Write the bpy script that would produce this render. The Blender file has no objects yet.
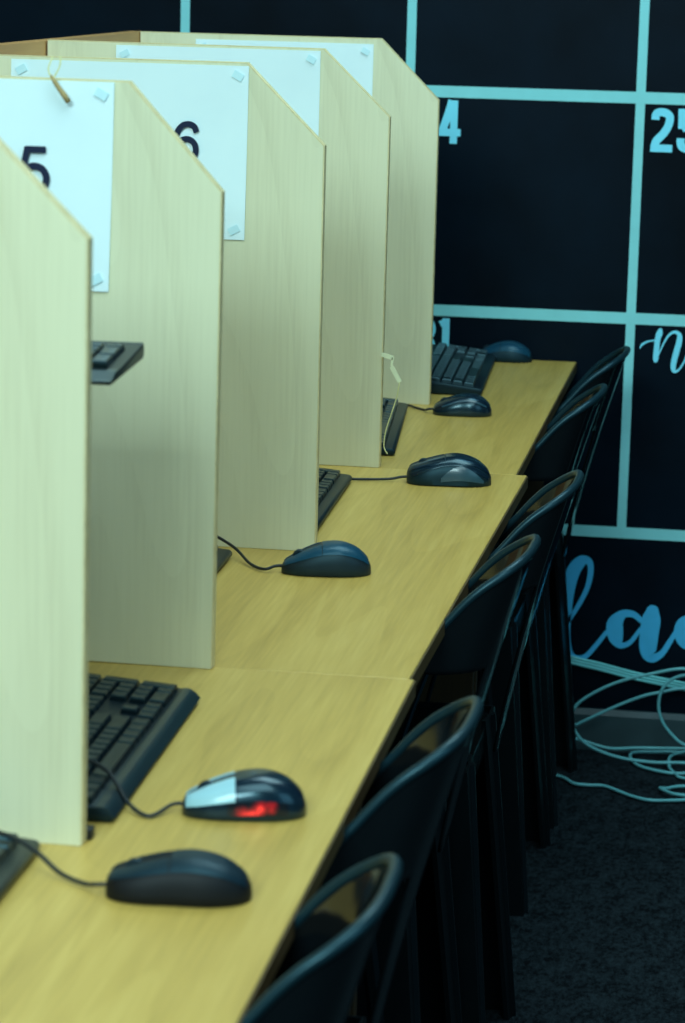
import bpy, bmesh, math, random
from mathutils import Vector, Matrix, Euler
random.seed(4)
S = bpy.context.scene
COL = S.collection
PI = math.pi
DESK = 0.74          # height of the desk tops
WALL = 2.417         # the far wall stands at this y

# ------------------------------------------------------------------ materials
def lin(r, g, b):
    f = lambda c: (c/255/12.92) if c/255 <= .04045 else ((c/255+.055)/1.055)**2.4
    return (f(r), f(g), f(b), 1)

def new_mat(name):
    m = bpy.data.materials.new(name); m.use_nodes = True
    nt = m.node_tree
    return m, nt, nt.nodes['Principled BSDF']

def plain(name, col, rough=.5, spec=.5, coat=0, bump=0, bscale=200, var=.0, vscale=30):
    m, nt, p = new_mat(name)
    p.inputs['Roughness'].default_value = rough
    p.inputs['Specular IOR Level'].default_value = spec
    p.inputs['Coat Weight'].default_value = coat
    p.inputs['Coat Roughness'].default_value = .12
    tc = nt.nodes.new('ShaderNodeTexCoord')
    n = nt.nodes.new('ShaderNodeTexNoise'); n.inputs['Scale'].default_value = vscale; n.inputs['Detail'].default_value = 4
    nt.links.new(tc.outputs['Object'], n.inputs['Vector'])
    r = nt.nodes.new('ShaderNodeValToRGB')
    r.color_ramp.elements[0].position = .3; r.color_ramp.elements[1].position = .7
    r.color_ramp.elements[0].color = tuple(c*(1-var) for c in col[:3])+(1,)
    r.color_ramp.elements[1].color = tuple(min(1, c*(1+var)) for c in col[:3])+(1,)
    nt.links.new(n.outputs['Fac'], r.inputs['Fac']); nt.links.new(r.outputs['Color'], p.inputs['Base Color'])
    if bump:
        b = nt.nodes.new('ShaderNodeTexNoise'); b.inputs['Scale'].default_value = bscale; b.inputs['Detail'].default_value = 3
        bp = nt.nodes.new('ShaderNodeBump'); bp.inputs['Strength'].default_value = bump; bp.inputs['Distance'].default_value = .002
        nt.links.new(tc.outputs['Object'], b.inputs['Vector']); nt.links.new(b.outputs['Fac'], bp.inputs['Height'])
        nt.links.new(bp.outputs['Normal'], p.inputs['Normal'])
    return m

def wood(name, dark, mid, light, coarse, fine, rough=.4, distort=1.2, spec=.4, seed=0.0, fine_amt=.35, contrast=.16, wave=None):
    """coarse / fine: mapping scales (x, y, z); grain runs along the axis with the small scale"""
    m, nt, p = new_mat(name)
    N, L = nt.nodes.new, nt.links.new
    tc = N('ShaderNodeTexCoord')
    mp = N('ShaderNodeMapping'); mp.inputs['Scale'].default_value = coarse; mp.inputs['Location'].default_value = (seed, seed*.7, seed*1.3)
    L(tc.outputs['Object'], mp.inputs['Vector'])
    n1 = N('ShaderNodeTexNoise'); n1.inputs['Scale'].default_value = 1; n1.inputs['Detail'].default_value = 5
    n1.inputs['Roughness'].default_value = .55; n1.inputs['Distortion'].default_value = distort
    L(mp.outputs['Vector'], n1.inputs['Vector'])
    fac = n1.outputs['Fac']
    if wave:
        # growth-ring figure: bands of a smooth noise field
        w0 = N('ShaderNodeMapping'); w0.inputs['Scale'].default_value = wave[0]; w0.inputs['Location'].default_value = (seed*2, seed, seed)
        L(tc.outputs['Object'], w0.inputs['Vector'])
        nn = N('ShaderNodeTexNoise'); nn.inputs['Scale'].default_value = 1; nn.inputs['Detail'].default_value = 1.5; nn.inputs['Distortion'].default_value = .3
        L(w0.outputs['Vector'], nn.inputs['Vector'])
        mu = N('ShaderNodeMath'); mu.operation = 'MULTIPLY'; mu.inputs[1].default_value = wave[1]; L(nn.outputs['Fac'], mu.inputs[0])
        fr = N('ShaderNodeMath'); fr.operation = 'FRACT'; L(mu.outputs[0], fr.inputs[0])
        sn = N('ShaderNodeMapRange'); sn.interpolation_type = 'SMOOTHSTEP'; L(fr.outputs[0], sn.inputs['Value'])
        sn.inputs['From Min'].default_value = 0; sn.inputs['From Max'].default_value = .55; sn.inputs['To Min'].default_value = -1; sn.inputs['To Max'].default_value = .25
        ma = N('ShaderNodeMath'); ma.operation = 'MULTIPLY_ADD'; ma.inputs[1].default_value = wave[2]
        L(sn.outputs[0], ma.inputs[0]); L(fac, ma.inputs[2]); fac = ma.outputs[0]
    mp2 = N('ShaderNodeMapping'); mp2.inputs['Scale'].default_value = fine
    L(tc.outputs['Object'], mp2.inputs['Vector'])
    n2 = N('ShaderNodeTexNoise'); n2.inputs['Scale'].default_value = 1; n2.inputs['Detail'].default_value = 3
    L(mp2.outputs['Vector'], n2.inputs['Vector'])
    mx = N('ShaderNodeMix'); mx.data_type = 'FLOAT'; mx.inputs[0].default_value = fine_amt
    L(fac, mx.inputs[2]); L(n2.outputs['Fac'], mx.inputs[3])
    r = N('ShaderNodeValToRGB'); e = r.color_ramp.elements
    e[0].position = .5-contrast; e[0].color = dark
    e[1].position = .5+contrast; e[1].color = light
    k = e.new(.5); k.color = mid
    L(mx.outputs[0], r.inputs['Fac']); L(r.outputs['Color'], p.inputs['Base Color'])
    p.inputs['Roughness'].default_value = rough; p.inputs['Specular IOR Level'].default_value = spec
    bp = N('ShaderNodeBump'); bp.inputs['Strength'].default_value = .08; bp.inputs['Distance'].default_value = .001
    L(n2.outputs['Fac'], bp.inputs['Height']); L(bp.outputs['Normal'], p.inputs['Normal'])
    return m

M = {}
M['desk'] = wood('oak_laminate', (.43,.275,.058,1), (.57,.375,.086,1), (.68,.475,.13,1), (16,.8,16), (230,9,230), rough=.40, distort=.5,
                 contrast=.24, wave=((5.5,.75,5.5), 13, .085), spec=.45, fine_amt=.42)
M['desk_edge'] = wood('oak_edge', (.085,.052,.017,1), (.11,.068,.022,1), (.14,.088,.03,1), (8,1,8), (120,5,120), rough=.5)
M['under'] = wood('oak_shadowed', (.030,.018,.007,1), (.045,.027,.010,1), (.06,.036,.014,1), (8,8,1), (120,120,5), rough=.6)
M['panel'] = wood('maple_laminate', (.60,.57,.37,1), (.75,.735,.505,1), (.81,.80,.565,1), (9,9,.9), (240,240,9), rough=.45, distort=.5,
                  contrast=.34, wave=((5,5,.8), 14, .085), spec=.35, fine_amt=.32)
M['panel_edge'] = wood('maple_edge', (.62,.52,.27,1), (.72,.62,.34,1), (.80,.70,.40,1), (30,30,20), (120,120,120), rough=.6)
M['back'] = wood('orange_ply', (.42,.22,.08,1), (.52,.28,.10,1), (.6,.34,.13,1), (10,1,10), (140,6,140), rough=.5)
M['paper'] = plain('paper_white', (.78,.95,.99,1), .75, .2, var=.02, vscale=12)
M['tape'] = plain('clear_tape', (.62,.89,.97,1), .25, .5, var=.06)
M['ink'] = plain('ink_navy', (.010,.018,.05,1), .6, .2, var=.1)
M['wall'] = plain('chalkboard_black', (.0016,.0060,.0120,1), .45, .06, bump=.05, bscale=60, var=.35, vscale=6)
M['line'] = plain('line_white', (.27,.72,.74,1), .6, .3, var=.03)
M['strip'] = plain('strip_pale', (.19,.66,.69,1), .5, .3, var=.03)
M['letter'] = plain('letter_pale_blue', (.23,.80,1,1), .6, .3, var=.03)
M['script'] = plain('letter_blue', (.06,.47,.80,1), .6, .3, var=.05)
M['base'] = plain('skirting_grey', (.035,.068,.078,1), .5, .4, var=.15, vscale=15)
M['cable'] = plain('cable_white', (.15,.48,.52,1), .45, .4, var=.06)
M['kb_case'] = plain('keyboard_case', (.005,.0095,.014,1), .38, .4, bump=.06, bscale=900, var=.1)
M['kb_lip'] = plain('keyboard_lip', (.010,.020,.026,1), .30, .5, coat=.2, var=.1)
M['key'] = plain('keycap_black', (.004,.009,.014,1), .30, .5, var=.12, vscale=80)
M['m_black'] = plain('mouse_black', (.004,.014,.024,1), .45, .45, coat=0, var=.1)
M['m_panel'] = plain('mouse_panel_grey_blue', (.020,.065,.095,1), .32, .5, coat=.3, var=.08)
M['m_side'] = plain('mouse_side_black', (.0015,.0035,.006,1), .6, .3, var=.1)
M['m_gloss'] = plain('mouse_gloss', (.004,.013,.025,1), .25, .5, coat=.3, var=.1)
M['m_grey'] = plain('mouse_grey', (.012,.019,.026,1), .45, .4, var=.08)
M['m_blue'] = plain('mouse_blue_black', (.006,.048,.088,1), .40, .4, coat=.12, var=.1)
M['m_silver'] = plain('mouse_silver', (.36,.62,.70,1), .32, .5, coat=.3, var=.04)
M['m_cable'] = plain('mouse_cable', (.012,.018,.022,1), .5, .4, var=.1)
M['chair'] = plain('chair_black_gloss', (.0035,.0055,.007,1), .17, .5, bump=.02, bscale=25, var=.1)
M['rim'] = plain('chair_rim_gloss', (.006,.022,.031,1), .38, .55, var=.1)
M['shell'] = plain('chair_back_gloss', (.003,.005,.0065,1), .13, .5, bump=.02, bscale=25, var=.1)
M['shell'].node_tree.nodes['Principled BSDF'].inputs['IOR'].default_value = 1.9
M['leg'] = plain('chair_black_satin', (.004,.006,.0075,1), .34, .4, bump=.02, bscale=25, var=.1)
M['pc'] = plain('computer_case_black', (.008,.011,.013,1), .5, .4, var=.15)
M['straw'] = plain('straw_twine', (.72,.70,.34,1), .7, .2, var=.12, vscale=120)
M['peg'] = plain('tan_tag', (.42,.31,.14,1), .7, .2, var=.15, vscale=120)
M['masking'] = plain('masking_tape', (.88,.92,.62,1), .7, .2, var=.06, vscale=60)

# red glow of the optical sensor seen through the clear side of one mouse
m, nt, p = new_mat('red_sensor_glow'); M['led'] = m
tc = nt.nodes.new('ShaderNodeTexCoord'); n = nt.nodes.new('ShaderNodeTexNoise'); n.inputs['Scale'].default_value = 130; n.inputs['Detail'].default_value = 2
nt.links.new(tc.outputs['Object'], n.inputs['Vector'])
acc = None
for cx, cz, rad in ((.0125,.0125,.0095), (-.002,.0060,.0105), (.022,.013,.0075), (.007,.008,.0075)):
    g = nt.nodes.new('ShaderNodeVectorMath'); g.operation = 'DISTANCE'; g.inputs[1].default_value = (cx, -.0275, cz)
    nt.links.new(tc.outputs['Object'], g.inputs[0])
    q = nt.nodes.new('ShaderNodeMapRange'); q.inputs['From Min'].default_value = 0; q.inputs['From Max'].default_value = rad
    q.inputs['To Min'].default_value = .75; q.inputs['To Max'].default_value = 0; q.interpolation_type = 'SMOOTHSTEP'
    nt.links.new(g.outputs['Value'], q.inputs['Value'])
    if acc is None: acc = q.outputs[0]
    else:
        ad = nt.nodes.new('ShaderNodeMath'); ad.operation = 'ADD'; nt.links.new(acc, ad.inputs[0]); nt.links.new(q.outputs[0], ad.inputs[1]); acc = ad.outputs[0]
mlt = nt.nodes.new('ShaderNodeMath'); mlt.operation = 'MULTIPLY'; nt.links.new(acc, mlt.inputs[0])
n2 = nt.nodes.new('ShaderNodeMapRange'); n2.inputs['From Min'].default_value = .35; n2.inputs['From Max'].default_value = .6; nt.links.new(n.outputs['Fac'], n2.inputs['Value'])
n2.inputs['To Min'].default_value = .25
nt.links.new(n2.outputs[0], mlt.inputs[1])
r = nt.nodes.new('ShaderNodeValToRGB'); r.color_ramp.elements[0].position = 0; r.color_ramp.elements[0].color = (0,0,0,1)
r.color_ramp.elements[1].position = .8; r.color_ramp.elements[1].color = (1,.045,.03,1)
k = r.color_ramp.elements.new(.35); k.color = (.25,.004,.004,1)
nt.links.new(mlt.outputs[0], r.inputs['Fac']); nt.links.new(r.outputs['Color'], p.inputs['Emission Color'])
p.inputs['Emission Strength'].default_value = 1.7; p.inputs['Base Color'].default_value = (.006,.010,.016,1); p.inputs['Roughness'].default_value = .2

# carpet: dark flecked loop pile
m, nt, p = new_mat('carpet_dark'); M['carpet'] = m
tc = nt.nodes.new('ShaderNodeTexCoord')
v = nt.nodes.new('ShaderNodeTexNoise'); v.inputs['Scale'].default_value = 130; v.inputs['Detail'].default_value = 3; v.inputs['Roughness'].default_value = .7
v2 = nt.nodes.new('ShaderNodeTexNoise'); v2.inputs['Scale'].default_value = 38; v2.inputs['Detail'].default_value = 3
mp = nt.nodes.new('ShaderNodeMapping'); mp.inputs['Scale'].default_value = (1, .45, 1)
nt.links.new(tc.outputs['Object'], mp.inputs['Vector'])
for q in (v, v2): nt.links.new(mp.outputs['Vector'], q.inputs['Vector'])
mx = nt.nodes.new('ShaderNodeMix'); mx.data_type = 'FLOAT'; mx.inputs[0].default_value = .35
nt.links.new(v.outputs['Fac'], mx.inputs[2]); nt.links.new(v2.outputs['Fac'], mx.inputs[3])
r = nt.nodes.new('ShaderNodeValToRGB'); r.color_ramp.elements[0].position = .4; r.color_ramp.elements[0].color = (.002,.004,.006,1)
r.color_ramp.elements[1].position = .62; r.color_ramp.elements[1].color = (.017,.028,.035,1)
nt.links.new(mx.outputs[0], r.inputs['Fac']); nt.links.new(r.outputs['Color'], p.inputs['Base Color'])
p.inputs['Roughness'].default_value = .95; p.inputs['Specular IOR Level'].default_value = .1
bp = nt.nodes.new('ShaderNodeBump'); bp.inputs['Strength'].default_value = .6; bp.inputs['Distance'].default_value = .004
nt.links.new(mx.outputs[0], bp.inputs['Height']); nt.links.new(bp.outputs['Normal'], p.inputs['Normal'])

# cool sheen of the black plastics
for k in ('rim', 'leg', 'kb_case', 'kb_lip', 'key', 'm_black', 'm_gloss', 'm_blue', 'm_grey'):
    M[k].node_tree.nodes['Principled BSDF'].inputs['Specular Tint'].default_value = (.45, .85, 1, 1)

# ------------------------------------------------------------------ mesh helpers
def link(name, me, mat, parent=None, smooth=True):
    if smooth:
        for f in me.polygons: f.use_smooth = True
    me.materials.append(M[mat])
    o = bpy.data.objects.new(name, me); COL.objects.link(o)
    if parent: o.parent = parent
    return o

def from_bm(name, bm, mat, parent=None, smooth=False, angle=None):
    bmesh.ops.recalc_face_normals(bm, faces=bm.faces)
    me = bpy.data.meshes.new(name); bm.to_mesh(me); bm.free()
    o = link(name, me, mat, parent, smooth or angle is not None)
    if angle is not None:
        me.set_sharp_from_angle(angle=math.radians(angle))
    return o

def add_box(bm, lo, hi, bev=0, seg=2):
    t = bmesh.new()
    bmesh.ops.create_cube(t, size=1)
    for v in t.verts:
        v.co = Vector([(lo[i]+hi[i])/2 + v.co[i]*(hi[i]-lo[i]) for i in range(3)])
    if bev: bmesh.ops.bevel(t, geom=t.edges[:], offset=bev, segments=seg, profile=.5, affect='EDGES')
    merge(bm, t)

def merge(bm, t):
    me = bpy.data.meshes.new('tmp'); t.to_mesh(me); t.free()
    bm.from_mesh(me); bpy.data.meshes.remove(me)

def add_prism(bm, poly, axis, a, b, bev=0, seg=2):
    """poly: 2D points in the plane of the other two axes (in x,y,z order); extruded along axis from a to b"""
    t = bmesh.new()
    def p3(q, h):
        l = [0,0,0]; o = [i for i in range(3) if i != axis]
        l[o[0]], l[o[1]], l[axis] = q[0], q[1], h
        return l
    A = [t.verts.new(p3(q, a)) for q in poly]; B = [t.verts.new(p3(q, b)) for q in poly]
    t.faces.new(A); t.faces.new(B[::-1])
    for i in range(len(poly)):
        j = (i+1) % len(poly); t.faces.new((A[i], B[i], B[j], A[j]))
    bmesh.ops.recalc_face_normals(t, faces=t.faces)
    if bev: bmesh.ops.bevel(t, geom=t.edges[:], offset=bev, segments=seg, profile=.5, affect='EDGES')
    merge(bm, t)

def catmull(P, n=8):
    P = [Vector(p) for p in P]
    Q = [P[0]*2-P[1]] + P + [P[-1]*2-P[-2]]
    out = []
    for i in range(1, len(Q)-2):
        a, b, c, d = Q[i-1:i+3]
        for k in range(n):
            t = k/n
            out.append(.5*((2*b)+(c-a)*t+(2*a-5*b+4*c-d)*t*t+(3*b-a-3*c+d)*t**3))
    out.append(P[-1]); return out

def add_tube(bm, pts, rad, ns=8, cap=True):
    """round tube along a polyline; rad a number or one per point"""
    n = len(pts); R = rad if isinstance(rad, (list, tuple)) else [rad]*n
    rings = []; prev = None
    for i, p in enumerate(pts):
        p = Vector(p)
        d = (Vector(pts[min(i+1, n-1)]) - Vector(pts[max(i-1, 0)]))
        d = d.normalized() if d.length > 1e-9 else Vector((1,0,0))
        if prev is None:
            u = d.orthogonal().normalized()
        else:
            u = (prev - d*prev.dot(d)); u = u.normalized() if u.length > 1e-6 else d.orthogonal().normalized()
        prev = u; w = d.cross(u)
        rings.append([bm.verts.new(p + (u*math.cos(2*PI*k/ns) + w*math.sin(2*PI*k/ns))*R[i]) for k in range(ns)])
    for a, b in zip(rings, rings[1:]):
        for k in range(ns): bm.faces.new((a[k], a[(k+1)%ns], b[(k+1)%ns], b[k]))
    if cap:
        bm.faces.new(rings[0][::-1]); bm.faces.new(rings[-1])

def ribbon(name, strokes, mat, parent, y, thick=.0012, smooth_path=True, to3=None, n=8, round_ends=True):
    """flat lettering on the plane y: strokes of (x, z, width)"""
    bm = bmesh.new()
    for si, st in enumerate(strokes):
        P = catmull(st, n) if smooth_path else [Vector(q) for q in st]
        if round_ends and smooth_path:
            def endcap(a, b):
                d = Vector((a.x-b.x, a.y-b.y)); d = d.normalized() if d.length > 0 else Vector((1,0)); r = a.z/2
                return [Vector((a.x+d.x*r*s, a.y+d.y*r*s, a.z*math.sqrt(max(.02, 1-s*s)))) for s in (.95, .75, .45)]
            P = endcap(P[0], P[1]) + P + endcap(P[-1], P[-2])[::-1]
        L, R = [], []
        for i, q in enumerate(P):
            a, b = P[max(0, i-1)], P[min(len(P)-1, i+1)]
            d = Vector((b.x-a.x, b.y-a.y)); d = d.normalized() if d.length > 1e-9 else Vector((1,0))
            k = 1
            if not smooth_path and 0 < i < len(P)-1:
                e = Vector((P[i].x-a.x, P[i].y-a.y)).normalized()
                k = 1/max(.4, abs(e.dot(d)))
            nx, nz = -d.y*q.z/2*k, d.x*q.z/2*k
            L.append((q.x+nx, q.y+nz)); R.append((q.x-nx, q.y-nz))
        yy = y - .00015*si
        for front in (0, 1):
            off = -thick if front else 0
            l = [bm.verts.new((a, yy+off, c)) for a, c in L]; r_ = [bm.verts.new((a, yy+off, c)) for a, c in R]
            for i in range(len(l)-1): bm.faces.new((l[i], l[i+1], r_[i+1], r_[i]))
            if front:
                for s0, s1 in ((l, pl), (r_, pr_)):
                    for i in range(len(s0)-1): bm.faces.new((s0[i], s0[i+1], s1[i+1], s1[i]))
                for e in (0, -1): bm.faces.new((l[e], r_[e], pr_[e], pl[e]))
            pl, pr_ = l, r_
    return from_bm(name, bm, mat, parent)

def tag(o, label, cat, group=None):
    o['label'] = label; o['category'] = cat
    if group: o['group'] = group
    return o

def thing(name, label, cat, loc=(0,0,0), rz=0, group=None):
    o = bpy.data.objects.new(name, None); COL.objects.link(o); o.empty_display_size = .05
    o.location = loc; o.rotation_euler = (0,0,rz)
    return tag(o, label, cat, group)

def dup(root, loc, rz, label):
    r = root.copy(); COL.objects.link(r); r.location = loc; r.rotation_euler = (0,0,rz); r['label'] = label
    for ch in list(root.children):
        c = ch.copy(); COL.objects.link(c); c.parent = r
        for g in list(ch.children):
            d = g.copy(); COL.objects.link(d); d.parent = c
    return r

def structure(o):
    o['kind'] = 'structure'; return o

# ------------------------------------------------------------------ the room
bm = bmesh.new(); add_box(bm, (-3.6,-4.2,-.06), (2.6,WALL,0)); structure(from_bm('floor', bm, 'carpet'))
bm = bmesh.new(); add_box(bm, (-3.6,WALL,-.06), (2.6,WALL+.12,2.7)); structure(from_bm('wall_back', bm, 'wall'))
bm = bmesh.new()
add_prism(bm, [(WALL-.014,0), (WALL,0), (WALL,.078), (WALL-.006,.078), (WALL-.014,.068)], 0, -3.6, 2.6)
structure(from_bm('baseboard_back', bm, 'base'))

# the calendar painted on the chalkboard wall
cal = thing('wall_calendar', 'large calendar grid of pale lines on the black end wall with numbers and script lettering', 'calendar', (0,WALL,0))
gx, gz, sx, sz = .091, 1.226, .4227, .403
zt, zb = gz+2*sz, gz-2*sz
def bar(name, lo, hi, mat='line', parent=cal):
    b = bmesh.new(); add_box(b, lo, hi); return from_bm(name, b, mat, parent)
vx = [gx+sx*k for k in range(-5, 2)]
for x in vx:
    bar('grid_line', (x-.0085,-.0012,zb), (x+.0085,0,zt))
for k in range(-2, 3):
    z = gz+sz*k
    bar('grid_line', (vx[0],-.0016,z-.0105), (vx[-1],0,z+.0105))

def digit(kind, x0, z0, name='numeral', w=.04, h=.079, t=.0145, mat='letter', parent=cal, y=-.0005):
    """bold condensed figure: x0 = left edge, z0 = top"""
    a, b = t/2, w-t/2
    D = {
     '2': [[(a,-.021),(a+.0005,-.0125),(.011,-.0083),(.018,-.0070),(.0262,-.0085),(b,-.0145),(b,-.024),(b-.003,-.034),(.0225,-.046),(.0115,-.058),(a+.001,-.067),(a,-.079)]],
     '4': [[(.024,0),(.0165,-.028),(.0065,-.057)]],
     '5': [[(a+.001,-.004),(a+.001,-.034)], [(a+.001,-.036),(.014,-.0325),(.022,-.0315),(b-.002,-.035),(b,-.045),(b,-.058),(b-.003,-.0675),(.020,-.0718),(.0105,-.0685),(a,-.061),(a,-.053)]],
     '1': [],
     '3': [[(a,-.020),(a,-.0135),(.011,-.0085),(.020,-.007),(b-.004,-.0095),(b,-.017),(b,-.026),(b-.005,-.0345),(.017,-.037)], [(.017,-.039),(b-.005,-.0415),(b,-.050),(b,-.060),(b-.004,-.0685),(.020,-.072),(.011,-.0705),(a,-.065),(a,-.057)]],
    }[kind]
    straight = {
     '2': [[(.0005,-.0722),(w,-.0722)]],
     '4': [[(.028,0),(.028,-.079)], [(0,-.0585),(w+.001,-.0585)]],
     '5': [[(.001,-.0068),(w-.002,-.0068)], [(a+.001,-.001),(a+.001,-.036)]],
     '1': [[(.0145,0),(.0145,-.079)], [(.004,-.0125),(.0145,-.0065)]],
     '3': [],
    }[kind]
    if kind == '5': D = D[1:]
    st = [[(x0+p*w/.04, z0+q*h/.079, t) for p, q in s] for s in D]
    o1 = [[(x0+p*w/.04, z0+q*h/.079, t*.94) for p, q in s] for s in straight]
    return st, o1

def numeral(text, xs, z0, parent=cal, mat='letter', y=-.0005, **kw):
    for c, x in zip(text, xs):
        st, o1 = digit(c, x, z0, **kw)
        dense = [[tuple(q) for q in catmull(s, 6)] for s in st]
        ribbon('numeral', dense+o1, mat, parent, y, smooth_path=False)
numeral('24', (-.3165,-.2765), 1.2105)
numeral('25', (.1122,.1595), 1.2085)
numeral('31', (-.3105,-.2655), .8085)

script_la = [[(-0.0011, 0.2444, 0.0075), (0.0165, 0.2755, 0.0088), (0.0316, 0.3098, 0.0095), (0.0371, 0.3418, 0.0109), (0.0336, 0.3609, 0.0129), (0.0192, 0.3618, 0.021), (0.0043, 0.3399, 0.0255), (-0.0018, 0.3044, 0.021), (-0.0041, 0.2584, 0.017), (-0.0034, 0.2159, 0.0143), (0.0037, 0.1844, 0.0122), (0.0173, 0.1739, 0.0102), (0.0343, 0.1785, 0.0095), (0.0524, 0.1999, 0.0088), (0.0718, 0.2276, 0.0081)], [(0.1357, 0.2544, 0.0102), (0.1199, 0.2651, 0.0122), (0.1011, 0.264, 0.0163), (0.0881, 0.248, 0.0289), (0.0871, 0.2321, 0.0312), (0.0912, 0.2146, 0.0255), (0.1003, 0.2039, 0.0122), (0.1171, 0.2109, 0.0088), (0.1348, 0.2367, 0.0075)], [(0.156, 0.2732, 0.0238), (0.1544, 0.2573, 0.0353), (0.1521, 0.2325, 0.0353), (0.1507, 0.2042, 0.0326), (0.1534, 0.1884, 0.0251), (0.1629, 0.1837, 0.017), (0.1778, 0.1935, 0.0115), (0.1905, 0.2154, 0.0102), (0.203, 0.2391, 0.0081), (0.2109, 0.2519, 0.0102)], [(0.246, 0.2646, 0.0115), (0.2274, 0.2624, 0.017), (0.216, 0.2522, 0.0272), (0.214, 0.2363, 0.0322), (0.2183, 0.2189, 0.0255), (0.2283, 0.209, 0.0136), (0.2449, 0.217, 0.0088)]]
script_n = [[(0.1106, 0.7686, 0.0013), (0.1124, 0.7736, 0.0033), (0.1163, 0.7775, 0.0039), (0.1242, 0.7818, 0.0029), (0.137, 0.7847, 0.0023)], [(0.1461, 0.8033, 0.0082), (0.1445, 0.7971, 0.0118), (0.142, 0.7872, 0.0101), (0.1407, 0.7675, 0.0101), (0.1401, 0.7527, 0.0101), (0.14, 0.7475, 0.0082)], [(0.1435, 0.7545, 0.002), (0.1519, 0.7762, 0.0029), (0.1593, 0.7912, 0.0036), (0.167, 0.7994, 0.0046), (0.1749, 0.8014, 0.0059), (0.1813, 0.7963, 0.0085), (0.1818, 0.7857, 0.0105), (0.1784, 0.7692, 0.0108), (0.1744, 0.751, 0.0105), (0.1728, 0.7379, 0.0098), (0.1744, 0.7298, 0.0072), (0.1799, 0.7292, 0.0043), (0.1868, 0.7369, 0.0033), (0.1935, 0.7503, 0.0033), (0.1963, 0.7586, 0.0039)]]
lt = ribbon('script_lettering', script_la, 'script', cal, -.0005, n=10); lt['label'] = 'large blue script lettering starting la'
lt = ribbon('script_lettering', script_n, 'letter', cal, -.0005, n=10); lt['label'] = 'small pale blue script letter n'

# a pale ridged strip running aslant along the foot of the wall
bm = bmesh.new()
for k in range(3):
    pts = [(x, WALL-.004, z_-.0056*(k-1)) for x, z_ in ((-.60,.292), (-.30,.236), (-.0077,.1738), (.0557,.1620), (.1249,.1477), (.1937,.1370), (.30,.122), (.5,.105))]
    add_tube(bm, catmull(pts, 8), .0030, 8)
tag(from_bm('wall_cable_strip', bm, 'strip', None, True), 'pale ridged strip running aslant low on the black wall under the blue script', 'cable strip')

# ------------------------------------------------------------------ desks
def desk(y0, y1, xf, xn, label):
    """xn / xf: x of the front edge at the near and far end"""
    t = thing('long_desk', label, 'desk', (-.375,(y0+y1)/2,0), 0, 'desks joined end to end')
    ox, oy = -.375, (y0+y1)/2
    bm = bmesh.new()
    g = .0004
    add_prism(bm, [(xn-.002-ox,y0+g-oy), (xf-.002-ox,y1-g-oy), (-.74-ox,y1-g-oy), (-.74-ox,y0+g-oy)], 2, DESK-.018, DESK, .0008)
    from_bm('tabletop', bm, 'desk', t)
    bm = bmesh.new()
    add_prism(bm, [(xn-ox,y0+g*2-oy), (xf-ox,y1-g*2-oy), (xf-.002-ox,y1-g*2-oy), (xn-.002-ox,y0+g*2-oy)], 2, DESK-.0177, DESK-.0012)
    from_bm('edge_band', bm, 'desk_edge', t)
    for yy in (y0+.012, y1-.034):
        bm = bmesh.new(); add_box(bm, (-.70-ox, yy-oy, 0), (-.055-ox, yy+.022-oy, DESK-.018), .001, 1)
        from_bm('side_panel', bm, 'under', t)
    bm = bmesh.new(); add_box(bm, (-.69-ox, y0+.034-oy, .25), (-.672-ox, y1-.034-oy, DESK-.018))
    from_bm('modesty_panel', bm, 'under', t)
    return t
desk(-1.20, 0, .0013, .0013, 'yellow oak desk under the silver-buttoned mouse with the red glow')
desk(0, 1.20, .0109, -.004, 'yellow oak desk in the middle of the row, between two joints')
desk(1.20, 2.40, -.0034, -.0048, 'yellow oak desk at the far end of the row, ending at the black wall')

# ------------------------------------------------------------------ partitions, back panel, papers
XB = -.7027
def partition(y, x, z1, label, z2=1.335, ct=.0973):
    """near face at y"""
    t = thing('desk_partition', label, 'partition', (x,y,DESK), 0, 'wooden partitions across the desks')
    bm = bmesh.new(); zt = z2-DESK; zc = z1-DESK
    xb = XB-x+.0015
    add_prism(bm, [(-.0012,.0), (-.0012,zc), (-ct,zt-.001), (xb,zt-.001), (xb,.0)], 1, 0, .0155, .0006, 1)
    from_bm('board', bm, 'panel', t)
    bm = bmesh.new()
    n = Vector((-ct, zt-zc)).normalized(); e = .0012
    P = [(-.0012,.001), (-.0012,zc), (-ct,zt-.001), (xb,zt-.001)]
    Q = [(0,.001), (0,zc+.0004), (-ct+.0004,zt+.0002), (xb,zt+.0002)]
    for i in range(3):
        add_prism(bm, [P[i], P[i+1], Q[i+1], Q[i]], 1, .0002, .0153)
    from_bm('edge_band', bm, 'panel_edge', t)
    return t
ps = [(-.6112,-.1975,1.2385,'pale wooden partition standing between the two nearest mice, without any paper showing'),
      (-.0107,-.2090,1.2290,'pale wooden partition carrying the paper numbered 5'),
      (.5945,-.2000,1.2385,'pale wooden partition carrying the paper numbered 6'),
      (1.1991,-.2044,1.2425,'pale wooden partition with yellow twine on its front edge, second from the wall'),
      (1.8051,-.2057,1.2385,'pale wooden partition standing next to the black calendar wall')]
parts = [partition(*a) for a in ps]
for q, a in zip(parts, (.003, .005, 0, .002, 0)): q.rotation_euler = (0, a, 0)     # two boards stand slightly out of plumb
bm = bmesh.new(); add_box(bm, (-.012,.0165,0), (.004,.030,.010), .002, 2)
from_bm('foot_clip', bm, 'pc', parts[0])
bm = bmesh.new(); add_box(bm, (-.009,-1.8,0), (.009,1.2205,1.3355-DESK), .001, 1)
o = from_bm('rear_board', bm, 'back'); o.location = (XB-.009, .6, DESK)
tag(o, 'long orange brown back panel joining the rear ends of the partitions', 'panel')

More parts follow.
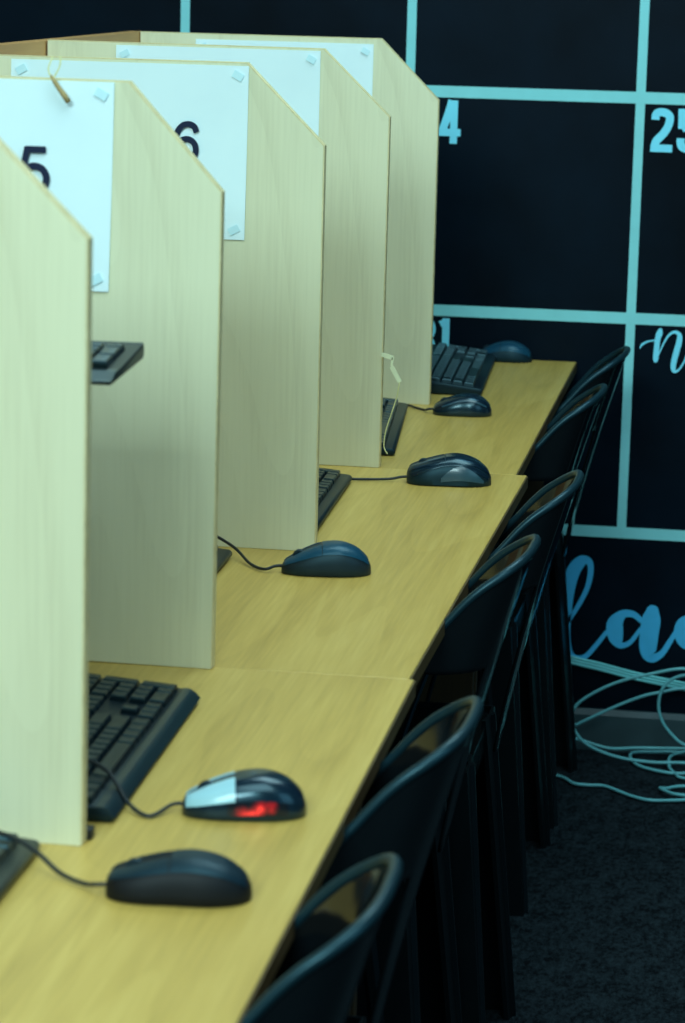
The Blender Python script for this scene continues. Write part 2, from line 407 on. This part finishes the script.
def paper(x0, x1, z0, y, label, lean=0, digit_=None, curl=.0012, tapes=((1,1),(1,0),(0,1),(0,0))):
    t = thing('paper_sign', label, 'paper', ((x0+x1)/2, y, z0-.105), 0, 'paper sheets on the partitions')
    w, h = x1-x0, .209
    bm = bmesh.new(); nx, nz = 24, 18; V = []
    for j in range(nz+1):
        row = []
        for i in range(nx+1):
            u, v = i/nx, j/nz
            x = (u-.5)*w + lean*(v-1); z = (v-.5)*h
            d = -.0016 - curl*(.5+.5*math.sin(v*6.5+u*4.0+x1*9)) - curl*.8*math.sin(v*PI)*math.sin(u*PI)*(.5+.5*math.sin(u*7+x0*5))
            row.append(bm.verts.new((x, d, z)))
        V.append(row)
    for j in range(nz):
        for i in range(nx): bm.faces.new((V[j][i], V[j][i+1], V[j+1][i+1], V[j+1][i]))
    sh = from_bm('sheet', bm, 'paper', t, True)
    for u, v in tapes:
        bm = bmesh.new(); cx = (u-.5)*(w-.026)+lean*(v-1); cz = (v-.5)*(h-.024)
        b2 = bmesh.new(); add_box(b2, (-.0065,-.0046,-.0045), (.0065,-.0040,.0045))
        bmesh.ops.rotate(b2, verts=b2.verts, cent=(0,0,0), matrix=Matrix.Rotation(.5 if u == v else -.5, 3, 'Y'))
        bmesh.ops.translate(b2, verts=b2.verts, vec=(cx,0,cz)); merge(bm, b2)
        from_bm('tape', bm, 'tape', t)
    return t
p5 = paper(-.611, -.3164, 1.3348, -.0107, 'white paper with black numeral 5 taped to a partition, twine looped over its top edge', lean=.0043)
p6 = paper(-.5875, -.2936, 1.3315, .5945, 'white paper with black numeral 6 taped to a partition', lean=.002)
paper(-.5990, -.3038, 1.3325, 1.1991, 'white paper on the partition behind the numeral 6 sign, its lower part hidden', lean=.001)
paper(-.6080, -.3143, 1.3265, 1.8051, 'white paper on the partition next to the black wall', lean=.001)
def fig(parent, kind, x0, z0, h, t):
    """plain sans figure, x0 left, z0 top, in world x / z"""
    ox, oz = parent.location.x, parent.location.z
    k = h/.047
    if kind == '5':
        C = [[(.004,-.024),(.009,-.0205),(.0155,-.0192),(.0222,-.0215),(.0262,-.0275),(.0265,-.0335),(.0235,-.0395),(.017,-.0433),(.0095,-.0428),(.004,-.038),(.0025,-.034)]]
        L = [[(.0062,-.0033),(.0262,-.0033)], [(.0082,-.001),(.0055,-.0135),(.0042,-.0245)]]
    else:
        C = [[(.0285,-.0125),(.0262,-.0068),(.0205,-.0038),(.0135,-.0052),(.0078,-.0115),(.0052,-.0205),(.0052,-.030),(.0085,-.0385),(.015,-.0430),(.0222,-.0418),(.0272,-.0362),(.0277,-.0285),(.0242,-.0225),(.0180,-.0200),(.0112,-.0220),(.0062,-.0275)]]
        L = []
    st = [[tuple(q) for q in catmull([(x0-ox+a*k, z0-oz+b*k, t) for a, b in s], 6)] for s in C]
    st += [[(x0-ox+a*k, z0-oz+b*k, t*.95) for a, b in s] for s in L]
    ribbon('numeral', st, 'ink', parent, -.0058, thick=.0004, smooth_path=False)
fig(p5, '5', -.4125, 1.2690, .049, .0070)
fig(p6, '6', -.3875, 1.2640, .052, .0072)

# twine looped over the top edge of the partition numbered 5, with a small tan tag
t = thing('twine_loop', 'thin pale twine loop with a tan tag hanging over the paper numbered 5', 'twine', (-.3766,-.0215,1.3375))
loop = [(-.0035,.010,.020), (-.0045,.004,.014), (-.0055,.001,.008), (-.003,-.001,.002), (0,-.002,-.001), (.003,-.001,.004), (.0058,.001,.0105), (.006,.004,.016), (.0045,.010,.0205)]
bm = bmesh.new(); add_tube(bm, catmull(loop, 6), .0008, 6); from_bm('loop', bm, 'straw', t, True)
bm = bmesh.new(); add_tube(bm, [(-.002,-.002,.002), (.002,-.003,-.004), (.007,-.003,-.011), (.0115,-.002,-.017), (.0155,0,-.0237)], [.0012,.0024,.0025,.003,.0028], 8)
from_bm('tag', bm, 'peg', t, True)

# twine with a bit of masking tape on the front edge of the partition
tw = [(-0.1969, 0.7785), (-0.1944, 0.7982), (-0.1852, 0.8292), (-0.1799, 0.8483), (-0.1769, 0.8686)]
t = thing('twine_strand', 'thin yellow twine strand with masking tape hanging beside the keyboard and partition edge', 'twine', (-.19,1.185,.76))
def loc3(q): return (q[0]+.19, 0, q[1]-.76)
bm = bmesh.new(); add_tube(bm, catmull([loc3(q) for q in [(-.1913,.7634),(-.1955,.770)]+tw], 6), .0010, 6)
from_bm('strand', bm, 'straw', t, True)
for a, b in (((-.2035,.9072), (-.1873,.9026)), ((-.1873,.9035), (-.1891,.8912)), ((-.1891,.8905), (-.1765,.8686))):
    bm = bmesh.new(); A = Vector(loc3(a)); B = Vector(loc3(b)); d = (B-A).normalized(); w = Vector((-d.z,0,d.x))*(.0016 if a[1] < .904 and a[1] > .9 else .003)
    vs = [bm.verts.new(q+Vector((0,s,0))) for s in (-.0008,.0008) for q in (A-w, B-w, B+w, A+w)]
    for f in ((0,1,2,3), (7,6,5,4), (0,4,5,1), (1,5,6,2), (2,6,7,3), (3,7,4,0)): bm.faces.new([vs[i] for i in f])
    from_bm('tape', bm, 'masking', t)

# ------------------------------------------------------------------ keyboards
U = .019
def key_layout():
    K = []
    y0 = -.0525
    def row(r, xs): K.extend([(x, r, w) for x, w in xs])
    def seq(x, ws):
        o = []
        for w in ws: o.append((x+w*U/2, w)); x += w*U
        return o
    X = -.2165
    row(5, seq(X, [1])); row(5, seq(X+2*U, [1]*4)); row(5, seq(X+6.5*U, [1]*4)); row(5, seq(X+11*U, [1]*4))
    row(4, seq(X, [1]*13+[2])); row(3, seq(X, [1.5]+[1]*12+[1.5])); row(2, seq(X, [1.75]+[1]*11+[2.25]))
    row(1, seq(X, [2.25]+[1]*10+[2.75])); row(0, seq(X, [1.25]*3+[6.25]+[1.25]*4))
    N = X+15*U+.006
    for r in (5,4,3): row(r, seq(N, [1]*3))
    row(1, seq(N+U, [1])); row(0, seq(N, [1]*3))
    P = N+3*U+.006
    row(4, seq(P, [1]*4)); row(3, seq(P, [1]*3)); row(2, seq(P, [1]*3)); row(1, seq(P, [1]*3)); row(0, seq(P, [2,1]))
    K.append((P+3.5*U, 2.5, 1)); K.append((P+3.5*U, .5, 1))
    return K
KL = key_layout()
key_cache = {}
def key_mesh(w, tall=False):
    k = (w, tall)
    if k in key_cache: return key_cache[k]
    bm = bmesh.new(); hx = w*U/2-.0012; hy = (U if tall else U/2)-.0012 if False else (U*(1 if tall else .5))-.0012
    rings = []
    for sx_, z in ((0,0), (.0008,.0052), (.0018,.0068), (.0026,.0070)):
        rings.append([bm.verts.new((a*(hx-sx_), b*(hy-sx_)+sx_*.2, z)) for a, b in ((-1,-1),(1,-1),(1,1),(-1,1))])
    for a, b in zip(rings, rings[1:]):
        for i in range(4): bm.faces.new((a[i], a[(i+1)%4], b[(i+1)%4], b[i]))
    c = bm.verts.new((0,0,.0064))
    for i in range(4): bm.faces.new((rings[-1][i], rings[-1][(i+1)%4], c))
    bmesh.ops.recalc_face_normals(bm, faces=bm.faces)
    me = bpy.data.meshes.new('key'); bm.to_mesh(me); bm.free(); me.materials.append(M['key'])
    key_cache[k] = me; return me

def keyboard(loc, rz, label, lip=.012, fz=.012, bz=.024, round_lip=False):
    t = thing('computer_keyboard', label, 'keyboard', loc, rz, 'black keyboards in the cubicles')
    f, b = -.0625-lip, .076
    zf = lambda y: fz + (bz-fz)*(y+.0625)/(.1385)
    bm = bmesh.new()
    prof = [(f+.004,.0015), (b-.004,.0015), (b,.006), (b,bz-.003), (b-.004,bz+.001), (b-.008,zf(b-.009)), (-.0625,fz)]
    if round_lip:
        prof += [(-.0625-lip*.35,fz-.0005), (-.0625-lip*.7,fz-.0045), (f,.0055), (f+.001,.003)]
    else:
        prof += [(f+.003,fz-.001), (f,fz-.004), (f,.004)]
    add_prism(bm, prof, 0, -.223, .223, .0015, 2)
    from_bm('case', bm, 'kb_case', t, angle=40)
    if round_lip:
        bm = bmesh.new()
        add_prism(bm, [(-.0635,fz-.002), (-.0635,fz+.0006), (-.0635-lip*.35,fz+.0002), (-.0635-lip*.7,fz-.004), (f-.0006,.0055), (f+.001,.005)], 0, -.2225, .2225)
        from_bm('front_rest', bm, 'kb_lip', t, angle=50)
    ang = math.atan2(bz-fz, .1385)
    for x, r, w in KL:
        o = bpy.data.objects.new('key', key_mesh(w, r in (2.5,.5))); COL.objects.link(o); o.parent = t
        y = -.0510 + r*U + (.005 if r == 5 else 0)
        o.location = (x, y, zf(y)-.0004); o.rotation_euler = (ang,0,0)
    return t
H = PI/2
# on the desk: long side along the desk, front edge towards the chairs (+x)
def kb_at(xn, yn, xf, yf, label, lip=.012, **kw):
    """front edge from its near end (xn, yn) to its far end (xf, yf)"""
    dx, dy = xf-xn, yf-yn; a = math.atan2(dy, dx); L = math.hypot(dx, dy)
    c = Vector(((xn+xf)/2, (yn+yf)/2)); nrm = Vector((-math.sin(a), math.cos(a)))
    c += nrm*(.0625+lip)
    sc = kw.pop('scale', 1)
    k = keyboard((c.x, c.y, kw.pop('z', DESK)), a, label, lip, **kw)
    if sc != 1: k.scale = (sc, 1, .92)
    return k
kb_at(-.219,-1.080, -.2262,-.634, 'black keyboard whose corner shows beside the plain black mouse at the near end')
kb_at(-.186,-.546, -.1945,-.142, 'black keyboard with grey front rest lying beside the silver-buttoned mouse', lip=.017, round_lip=True, fz=.015, bz=.026, scale=.905)
kb_at(-.2855,.085, -.2915,.528, 'black keyboard almost hidden behind the partition numbered 5, only its corner showing')
kb_at(-.2130,.629, -.2252,1.072, 'black keyboard beside the partition numbered 6 and the large mouse')
kb_at(-.1955,1.300, -.2335,1.743, 'black keyboard under the yellow twine, second from the wall')
kb_at(-.131,1.925, -.150,2.369, 'black keyboard at the far end of the desks, next to the black wall', fz=.014, bz=.030)
# one more keyboard lies across a computer case in the second cubicle
keyboard((-.4550,-.310,1.0885), math.radians(3.3), 'black keyboard raised high above the desk, poking out past the nearest partition', fz=.010, bz=.016, lip=.042, round_lip=True)

# the computer case it lies on
t = thing('computer_tower', 'black computer tower standing under the raised keyboard', 'computer', (-.53,-.310,DESK))
bm = bmesh.new(); add_box(bm, (-.155,-.085,.004), (.155  ,.085,.3480), .004, 2); from_bm('case', bm, 'pc', t)
bm = bmesh.new(); add_box(bm, (.155,-.082,.008), (.162,.082,.340), .003, 2); from_bm('front_cover', bm, 'kb_case', t)
for a in (-.12, .12):
    bm = bmesh.new(); add_box(bm, (a-.015,-.07,0), (a+.015,.07,.005)); from_bm('foot', bm, 'pc', t)

# ------------------------------------------------------------------ mice
def interp(T, V, t):
    P = catmull([(a, b, 0) for a, b in zip(T, V)], 10)
    for a, b in zip(P, P[1:]):
        if a.x <= t <= b.x: return a.y + (b.y-a.y)*(t-a.x)/max(1e-9, b.x-a.x)
    return V[0] if t < T[0] else V[-1]

class Mouse:
    def __init__(s, L, W, Hh, hp, wp, nq=2.6, lean=0):
        s.L, s.W, s.H, s.hp, s.wp, s.nq, s.lean = L, W, Hh, hp, wp, nq, lean
    def pt(s, t, a, off=0):
        """t 0 front .. 1 back, a 0 (+y side) .. pi (-y side)"""
        e = (1-abs(2*t-1)**s.nq)**(1/s.nq) if 0 < t < 1 else 0.0
        w = s.W/2*interp(*s.wp, t)*e
        h = s.H*interp(*s.hp, t)*(min(1, e*1.6)**.45)
        c, sn = math.cos(a), math.sin(a)
        y = w*math.copysign(abs(c)**.62, c); z = .0022 + max(h-.0022, 0)*abs(sn)**.72
        x = (t-.5)*s.L
        p = Vector((x, y, z))
        if off:
            ee = 1e-3
            q = (s.pt(min(t+ee, .999), a)-s.pt(max(t-ee, .001), a)); r = (s.pt(t, min(a+ee, PI))-s.pt(t, max(a-ee, 0)))
            n = r.cross(q)
            if n.length > 1e-12:
                n.normalize()
                if n.z < -.2 or n.dot(Vector((0, y, z))) < 0: n = -n
                p = p+n*off
        return p
    def body(s, parent, mat):
        bm = bmesh.new(); nt_, na = 36, 24
        ts = [.5-.5*math.cos(PI*(i/nt_)) for i in range(nt_+1)]; ts[0], ts[-1] = .0008, .9992
        R = []
        for t in ts:
            ring = [bm.verts.new(s.pt(t, PI*k/na)) for k in range(na+1)]
            a, b = ring[0].co, ring[-1].co
            ring.append(bm.verts.new((b.x, b.y*.92, .0004))); ring.append(bm.verts.new((a.x, a.y*.92, .0004)))
            R.append(ring)
        for a, b in zip(R, R[1:]):
            n = len(a)
            for k in range(n): bm.faces.new((a[k], a[(k+1)%n], b[(k+1)%n], b[k]))
        bm.faces.new(R[0][::-1]); bm.faces.new(R[-1])
        return from_bm('body', bm, mat, parent, angle=55)
    def patch(s, parent, name, mat, t0, t1, a0, a1, off=.0007, slope=0, nt_=18, na=12, bend=0, thin=False):
        """a raised shell over part of the body; angles in degrees. slope shifts t with the angle"""
        bm = bmesh.new(); T, B = [], []
        for i in range(nt_+1):
            r1, r2 = [], []
            for k in range(na+1):
                u = i/nt_; v = k/na
                t = t0+(t1-t0)*u; t = min(.985, max(.015, t+slope*(v-.5)))
                lo, hi = a0+bend*math.sin(PI*u), a1+bend*(1 if thin else .1)*math.sin(PI*u)
                a = math.radians(lo+(hi-lo)*v)
                r1.append(bm.verts.new(s.pt(t, a, off))); r2.append(bm.verts.new(s.pt(t, a, -.0008)))
            T.append(r1); B.append(r2)
        for G in (T, B):
            for i in range(nt_):
                for k in range(na): bm.faces.new((G[i][k], G[i][k+1], G[i+1][k+1], G[i+1][k]))
        for i in range(nt_):
            for k in (0, na): bm.faces.new((T[i][k], T[i+1][k], B[i+1][k], B[i][k]))
        for k in range(na):
            for i in (0, nt_): bm.faces.new((T[i][k], T[i][k+1], B[i][k+1], B[i][k]))
        return from_bm(name, bm, mat, parent, angle=50)

def mouse(L, W, Hh, hp, wp, loc, deg, label, cable, mats, **kw):
    t = thing('computer_mouse', label, 'mouse', loc, math.radians(deg), 'computer mice on the desks')
    m = Mouse(L, W, Hh, hp, wp, kw.get('nq', 2.6))
    m.body(t, mats['body'])
    b0, b1, sl = kw.get('split', .44), kw.get('split', .44)+.012, 0
    lo = kw.get('lo', 24)
    m.patch(t, 'button', mats['button'], .035, b0, lo, 84)
    m.patch(t, 'button', mats['button'], .035, b0, 96, 180-lo)
    m.patch(t, 'palm_shell', mats['palm'], b1, .965, lo, 180-lo, nt_=24, na=18)
    # scroll wheel
    wz = m.pt(.2, PI/2).z; wx = (.2-.5)*L; rr = .0085
    bm = bmesh.new(); add_tube(bm, [(wx,-.0032,wz-rr+.0034), (wx,-.002,wz-rr+.0034), (wx,.002,wz-rr+.0034), (wx,.0032,wz-rr+.0034)], [rr-.001, rr, rr, rr-.001], 20)
    from_bm('scroll_wheel', bm, mats.get('wheel', 'm_grey'), t, angle=40)
    for nm, mt, args, kw2 in kw.get('extra', []):
        m.patch(t, nm, mt, *args, **kw2)
    if cable:
        inv = (Matrix.Translation(loc) @ Matrix.Rotation(math.radians(deg), 4, 'Z')).inverted()
        pts = [Vector((-L/2+.004, 0, .008)), Vector((-L/2-.008, 0, .007))] + [inv @ Vector(q) for q in cable]
        bm = bmesh.new(); add_tube(bm, catmull(pts, 8), .0019, 8)
        from_bm('cable', bm, 'm_cable', t, True)
    return t
HP1 = ([0,.1,.25,.45,.62,.8,.92,1], [.56,.66,.82,.97,1,.86,.62,.40])
HP2 = ([0,.1,.25,.45,.65,.82,.93,1], [.40,.55,.76,.95,1,.86,.62,.40])
HP3 = ([0,.1,.25,.45,.65,.82,.93,1], [.34,.50,.74,.96,1,.84,.60,.38])
WP  = ([0,.2,.45,.7,1], [.98,.96,.92,1,1])
WPn = ([0,.2,.5,.7,1], [.9,.92,.96,1,1])
z = DESK
mouse(.114,.062,.034, HP1, WP, (-.0945,-.714,z), 7, 'plain black mouse at the near end of the desks, with no coloured parts',
      [(-.172,-.712,z+.004), (-.1951,-.6945,z+.005), (-.218,-.678,z+.015), (-.245,-.662,z+.0215), (-.31,-.63,z+.0255)],
      dict(body='m_side', button='m_black', palm='m_black'), lo=44)
mouse(.107,.060,.036, HP2, WPn, (-.0850,-.489,z), 12, 'black mouse with silver buttons and a red glow in its side',
      [(-.160,-.526,z+.003), (-.182,-.506,z+.006), (-.198,-.487,z+.018), (-.212,-.474,z+.0265), (-.245,-.452,z+.030), (-.31,-.43,z+.033)],
      dict(body='m_gloss', button='m_silver', palm='m_gloss'), split=.42, lo=22,
      extra=[('sensor_glow', 'led', (.36,.84,148,177), dict(off=.0006, bend=-6))])
mouse(.107,.060,.037, HP3, WPn, (-.168,.480,z), 11, 'dark blue black mouse with a grey side beside the partition numbered 6',
      [(-.240,.462,z+.004), (-.262,.488,z+.004), (-.2905,.531,z+.014), (-.33,.555,z+.026), (-.37,.56,z+.028)],
      dict(body='m_grey', button='m_blue', palm='m_blue'), lo=38)
mouse(.119,.068,.041, HP1, WP, (-.093,1.107,z), 8, 'large black mouse with a glossy grey thumb panel at the desk joint',
      [(-.178,1.093,z+.004), (-.2245,1.084,z+.003), (-.27,1.082,z+.003), (-.33,1.09,z+.003)],
      dict(body='m_black', button='m_gloss', palm='m_gloss'), lo=46,
      extra=[('thumb_panel', 'm_panel', (.40,.90,171,177), dict(off=.0012, bend=-27)), ('side_band', 'm_gloss', (.06,.95,150,164), dict(off=.0009, bend=-22, thin=True))])
mouse(.096,.058,.034, HP2, WP, (-.142,1.722,z), 6, 'small glossy black mouse with light streaks at the partition nearest the wall',
      [(-.204,1.732,z+.003), (-.222,1.752,z+.003), (-.2387,1.775,z+.003), (-.275,1.79,z+.003)],
      dict(body='m_gloss', button='m_gloss', palm='m_gloss'), lo=34,
      extra=[('side_band', 'm_panel', (.16,.9,143,151), dict(off=.0008, bend=-8, thin=True))])
mouse(.105,.058,.036, HP3, WPn, (-.137,2.373,z), 0, 'dim black mouse at the far desk end against the wall', None,
      dict(body='m_black', button='m_blue', palm='m_blue'), lo=26)

# ------------------------------------------------------------------ chairs
def lerp(a, b, t): return a+(b-a)*t
def table(T, t):
    for (a, b), (c, d) in zip(T, T[1:]):
        if a <= t <= c: return lerp(b, d, (t-a)/(c-a))
    return T[0][1] if t < T[0][0] else T[-1][1]
def chair_proto(loc, label):
    t = thing('cafe_chair', label, 'chair', loc, 0, 'black chairs at the desks')
    # hoop that forms the top of the back and sweeps down both sides to the seat: (x, |y|, z)
    half = [(.104,0,.806), (.1035,.03,.8055), (.101,.058,.804), (.096,.080,.801), (.087,.097,.795), (.074,.109,.786), (.056,.116,.773),
            (.038,.120,.756), (.020,.124,.735), (-.002,.129,.709), (-.030,.137,.664), (-.056,.147,.605), (-.080,.158,.538), (-.100,.168,.470), (-.106,.172,.440)]
    half = [(x, y*(.88 if z_ > .7 else lerp(.97, .88, (z_-.44)/.26)), z_) for x, y, z_ in half]
    hoop = [(x,-y,z_) for x, y, z_ in half[::-1]] + half[1:]
    rp = catmull(hoop, 4)
    bm = bmesh.new()
    add_tube(bm, rp, [lerp(.0030,.0054, min(1, max(0, (q.z-.6)/.2))) for q in rp], 10)
    from_bm('back_hoop', bm, 'rim', t, True)
    # curved sheet inside the top of the hoop, narrowing to a centre splat that runs down to the seat
    top = catmull([q for q in hoop if q[2] > .70], 6)
    bm = bmesh.new(); V = []; nv = 14
    for q in top:
        k = min(1, abs(q.y)/.104); fr = max(0, (q.z-.70)/.106)
        depth = .085*fr**.5 + .012 if k > .55 else .36
        kk = min(1, max(0, (k-.42)/.25)); kk = kk*kk*(3-2*kk)
        depth = lerp(.362, .012+.115*max(0, fr)**.8, kk)
        row = []
        for j in range(nv+1):
            d = depth*j/nv
            xx = q.x - .32*d + .18*d*d ; yy = q.y*(1-.30*min(1, d/.36)*(1-kk))
            row.append(bm.verts.new((xx, yy, q.z-d)))
        V.append(row)
    for a_, b_ in zip(V, V[1:]):
        for j in range(nv): bm.faces.new((a_[j], b_[j], b_[j+1], a_[j+1]))
    o = from_bm('backrest', bm, 'shell', t, True)
    md = o.modifiers.new('thick', 'SOLIDIFY'); md.thickness = .004; md.offset = 0
    # seat: dished sheet, narrower at the back, with a turned-down skirt
    bm = bmesh.new(); rows = []
    for j in range(15):
        v = j/14; x = lerp(-.395, -.014, v)
        hw = lerp(.190,.168, v)*(1-max(0, (.12-v)/.12)**2*.12)*(1-max(0, (v-.9)/.1)**2*.10)
        row = []
        for i in range(17):
            u = (i/16-.5)*2
            zz = .446 - .012*(1-u*u)*math.sin(PI*min(1, v*1.05)) - .014*max(0, (.2-v)/.2)**2
            row.append(bm.verts.new((x, u*hw, zz)))
        rows.append(row)
    for a_, b_ in zip(rows, rows[1:]):
        for i in range(16): bm.faces.new((a_[i], a_[i+1], b_[i+1], b_[i]))
    bnd = [e for e in bm.edges if e.is_boundary]
    ex = bmesh.ops.extrude_edge_only(bm, edges=bnd)
    for v in ex['geom']:
        if isinstance(v, bmesh.types.BMVert): v.co.z -= .040; v.co.y *= .985
    o = from_bm('seat', bm, 'chair', t, angle=50)
    md = o.modifiers.new('thick', 'SOLIDIFY'); md.thickness = .004; md.offset = -1
    # four pressed legs, wide at the seat and tapering to the floor, each with a raised rib
    for xt, xf, sgx in ((-.385,-.415,-1), (-.010,.030,1)):
        for sy in (-1, 1):
            bm = bmesh.new()
            yt, yf = sy*.168, sy*.196
            R_ = []
            for k in range(11):
                v = k/10; z_ = lerp(.452, .0, v); x = lerp(xt, xf, v); y = lerp(yt, yf, v)
                wx = lerp(.105,.050, v**.8); wy = lerp(.085,.042, v**.8); th = .004; s_ = -sgx
                rb = .005
                q = [(0,0), (s_*wx*.38,0), (s_*wx*.44,sy*rb), (s_*wx*.54,sy*rb), (s_*wx*.60,0), (s_*wx,-sy*.004), (s_*wx,-sy*(th+.006)), (s_*wx*.60,-sy*th), (s_*wx*.40,-sy*th),
                     (s_*th,-sy*th), (s_*th,-sy*wy*.40), (s_*th,-sy*wy*.60), (s_*(th+.006),-sy*wy), (s_*.004,-sy*wy), (0,-sy*wy*.60), (-s_*rb,-sy*wy*.54), (-s_*rb,-sy*wy*.44), (0,-sy*wy*.38)]
                R_.append([bm.verts.new((x+a_, y+b_, z_)) for a_, b_ in q])
            for a_, b_ in zip(R_, R_[1:]):
                for i in range(len(a_)): bm.faces.new((a_[i], a_[(i+1)%len(a_)], b_[(i+1)%len(a_)], b_[i]))
            bm.faces.new(R_[0]); bm.faces.new(R_[-1][::-1])
            from_bm('leg', bm, 'leg', t, angle=35)
    return t
chair_spots = [(-.845, -.016, 'black chair at the near end of the row, by the plain black mouse'),
               (-.370, -.006, 'black chair just before the near desk joint, second from the near end'),
               (.385, -.017, 'black chair just past the near desk joint, pale wood reflected inside its hoop'),
               (.825, .003, 'black chair just before the far desk joint, beside the large mouse'),
               (1.620, -.014, 'black chair just past the far desk joint, bright glints inside its hoop'),
               (2.085, -.002, 'black chair at the far end of the row, right by the calendar wall')]
c0 = None
for y, x, lab in chair_spots:
    if c0 is None: c0 = chair_proto((x,y,0), lab)
    else: dup(c0, (x,y,0), random.uniform(-.03,.03), lab)

# ------------------------------------------------------------------ loose cables on the floor
def cable(name, paths, label, r=.0031):
    bm = bmesh.new()
    for P in paths: add_tube(bm, catmull(P, 10), r, 8)
    return tag(from_bm(name, bm, 'cable', None, True), label, 'cable')
cable('network_cable', [[
    (-.19,2.355,.030), (-.09,2.350,.0335), (-.0045,2.355,.040), (.0143,2.356,.0335), (.036,2.362,.029), (.0891,2.360,.0175), (.14,2.362,.021), (.1993,2.365,.0235), (.29,2.36,.03),
    (.35,2.32,.05), (.34,2.30,.12), (.285,2.31,.182), (.2243,2.30,.1945), (.1742,2.30,.1845), (.0997,2.30,.1605), (.0415,2.30,.1258), (.0199,2.302,.096), (.0248,2.300,.068),
    (.0500,2.300,.039), (.1058,2.305,.0175), (.1713,2.312,.0095), (.2329,2.312,.0120), (.31,2.30,.008), (.37,2.25,.0055), (.33,2.215,.0055), (.2356,2.2324,.006), (.2187,2.2543,.006), (.2041,2.3036,.006),
    (.2066,2.372,.0085), (.25,2.385,.018), (.32,2.37,.04), (.345,2.345,.09), (.31,2.335,.15), (.255,2.335,.1745), (.2236,2.335,.1735), (.2003,2.335,.1640), (.1835,2.335,.144), (.1782,2.335,.113), (.1865,2.335,.0832), (.2060,2.335,.0580), (.2305,2.335,.0405), (.28,2.34,.030)]],
    'pale blue white network cable lying in loose tangled loops on the carpet by the wall')
cable('network_cable', [[(-.16,2.36,.112), (-.12,2.34,.104), (-.08,2.345,.060), (-.0046,2.365,.0430), (.0244,2.36,.0583), (.0858,2.36,.0930), (.1398,2.36,.1193), (.1796,2.362,.1314), (.23,2.372,.139), (.33,2.38,.128)],
    [(.34,2.30,.012), (.2345,2.2647,.006), (.1893,2.2669,.006), (.148,2.2967,.006), (.1312,2.3397,.006), (.1336,2.3745,.008), (.17,2.385,.009), (.23,2.388,.011), (.32,2.37,.01)]],
    'pale cable rising straight from the floor tangle against the skirting')
cable('network_cable', [[(-.16,2.27,.006), (-.07,2.235,.006), (.0098,2.1911,.006), (.0377,2.1528,.006), (.0666,2.147,.006), (.095,2.1475,.006), (.14,2.1019,.006), (.1762,2.0796,.006), (.2143,2.0862,.006), (.27,2.108,.006),
    (.33,2.14,.006), (.33,2.19,.006), (.2373,2.1815,.006), (.205,2.160,.006), (.1938,2.143,.0105), (.217,2.1078,.0125), (.2399,2.098,.0135), (.30,2.09,.010), (.38,2.10,.006)]],
    'pale cable strand snaking across the dark carpet in front of the tangle')

# ------------------------------------------------------------------ light
W = bpy.data.worlds.new('world'); S.world = W; W.use_nodes = True
bg = W.node_tree.nodes['Background']; bg.inputs['Color'].default_value = (.32,.62,.80,1); bg.inputs['Strength'].default_value = .06
def area(name, loc, aim, size, power, col, sy=None):
    d = bpy.data.lights.new(name, 'AREA'); d.energy = power; d.color = col; d.size = size
    if sy: d.shape = 'RECTANGLE'; d.size_y = sy
    o = bpy.data.objects.new(name, d); COL.objects.link(o); o.location = loc
    o.rotation_euler = (Vector(aim)-Vector(loc)).to_track_quat('-Z', 'Y').to_euler()
    return o
area('ceiling_or_fill_light', (.25,-1.3,2.75), (-.3,-.5,0.7), 1.4, 28, (.68,.97,1), 1.4)
area('ceiling_or_fill_light', (.15,.9,2.75), (-.4,1.1,0.7), 1.2, 27, (.68,.97,1), 1.2)
area('ceiling_or_fill_light', (-.6,-4.0,3.0), (-.4,1.0,1.25), 1.6, 125, (.66,.98,1), 1.0)  # added fill from behind the camera, brightens the upper partitions and papers
area('ceiling_or_fill_light', (.4,1.7,2.68), (.1,2.417,1.35), .9, 5, (.30,.75,1), .3)  # added blue fill, no real fixture: tints and lifts the top of the wall
area('window_light', (2.3,-1.4,1.9), (.2,.9,.9), 1.5, 11, (.35,.78,1), 1.3)

# ------------------------------------------------------------------ camera
f_px, pitch, yaw, roll = 2817.69, .1936, .1471, .0253
F = Vector((-math.sin(yaw)*math.cos(pitch), math.cos(yaw)*math.cos(pitch), -math.sin(pitch)))
R = Vector((math.cos(yaw), math.sin(yaw), 0)); Up = R.cross(F)
R2 = R*math.cos(roll)+Up*math.sin(roll); U2 = R2.cross(F)
cd = bpy.data.cameras.new('camera'); cam = bpy.data.objects.new('camera', cd); COL.objects.link(cam)
cd.sensor_fit = 'VERTICAL'; cd.sensor_height = 24; cd.sensor_width = 16; cd.lens = f_px*24/1023
mw = Matrix((R2, U2, -F)).transposed().to_4x4(); mw.translation = (.3318,-2.7721,1.46)
cam.matrix_world = mw
cd.clip_start = .05
cd.dof.use_dof = True; cd.dof.focus_distance = 3.75; cd.dof.aperture_fstop = 6.3
S.camera = cam
S.view_settings.view_transform = 'Standard'; S.view_settings.look = 'None'; S.view_settings.exposure = 0; S.view_settings.gamma = 1
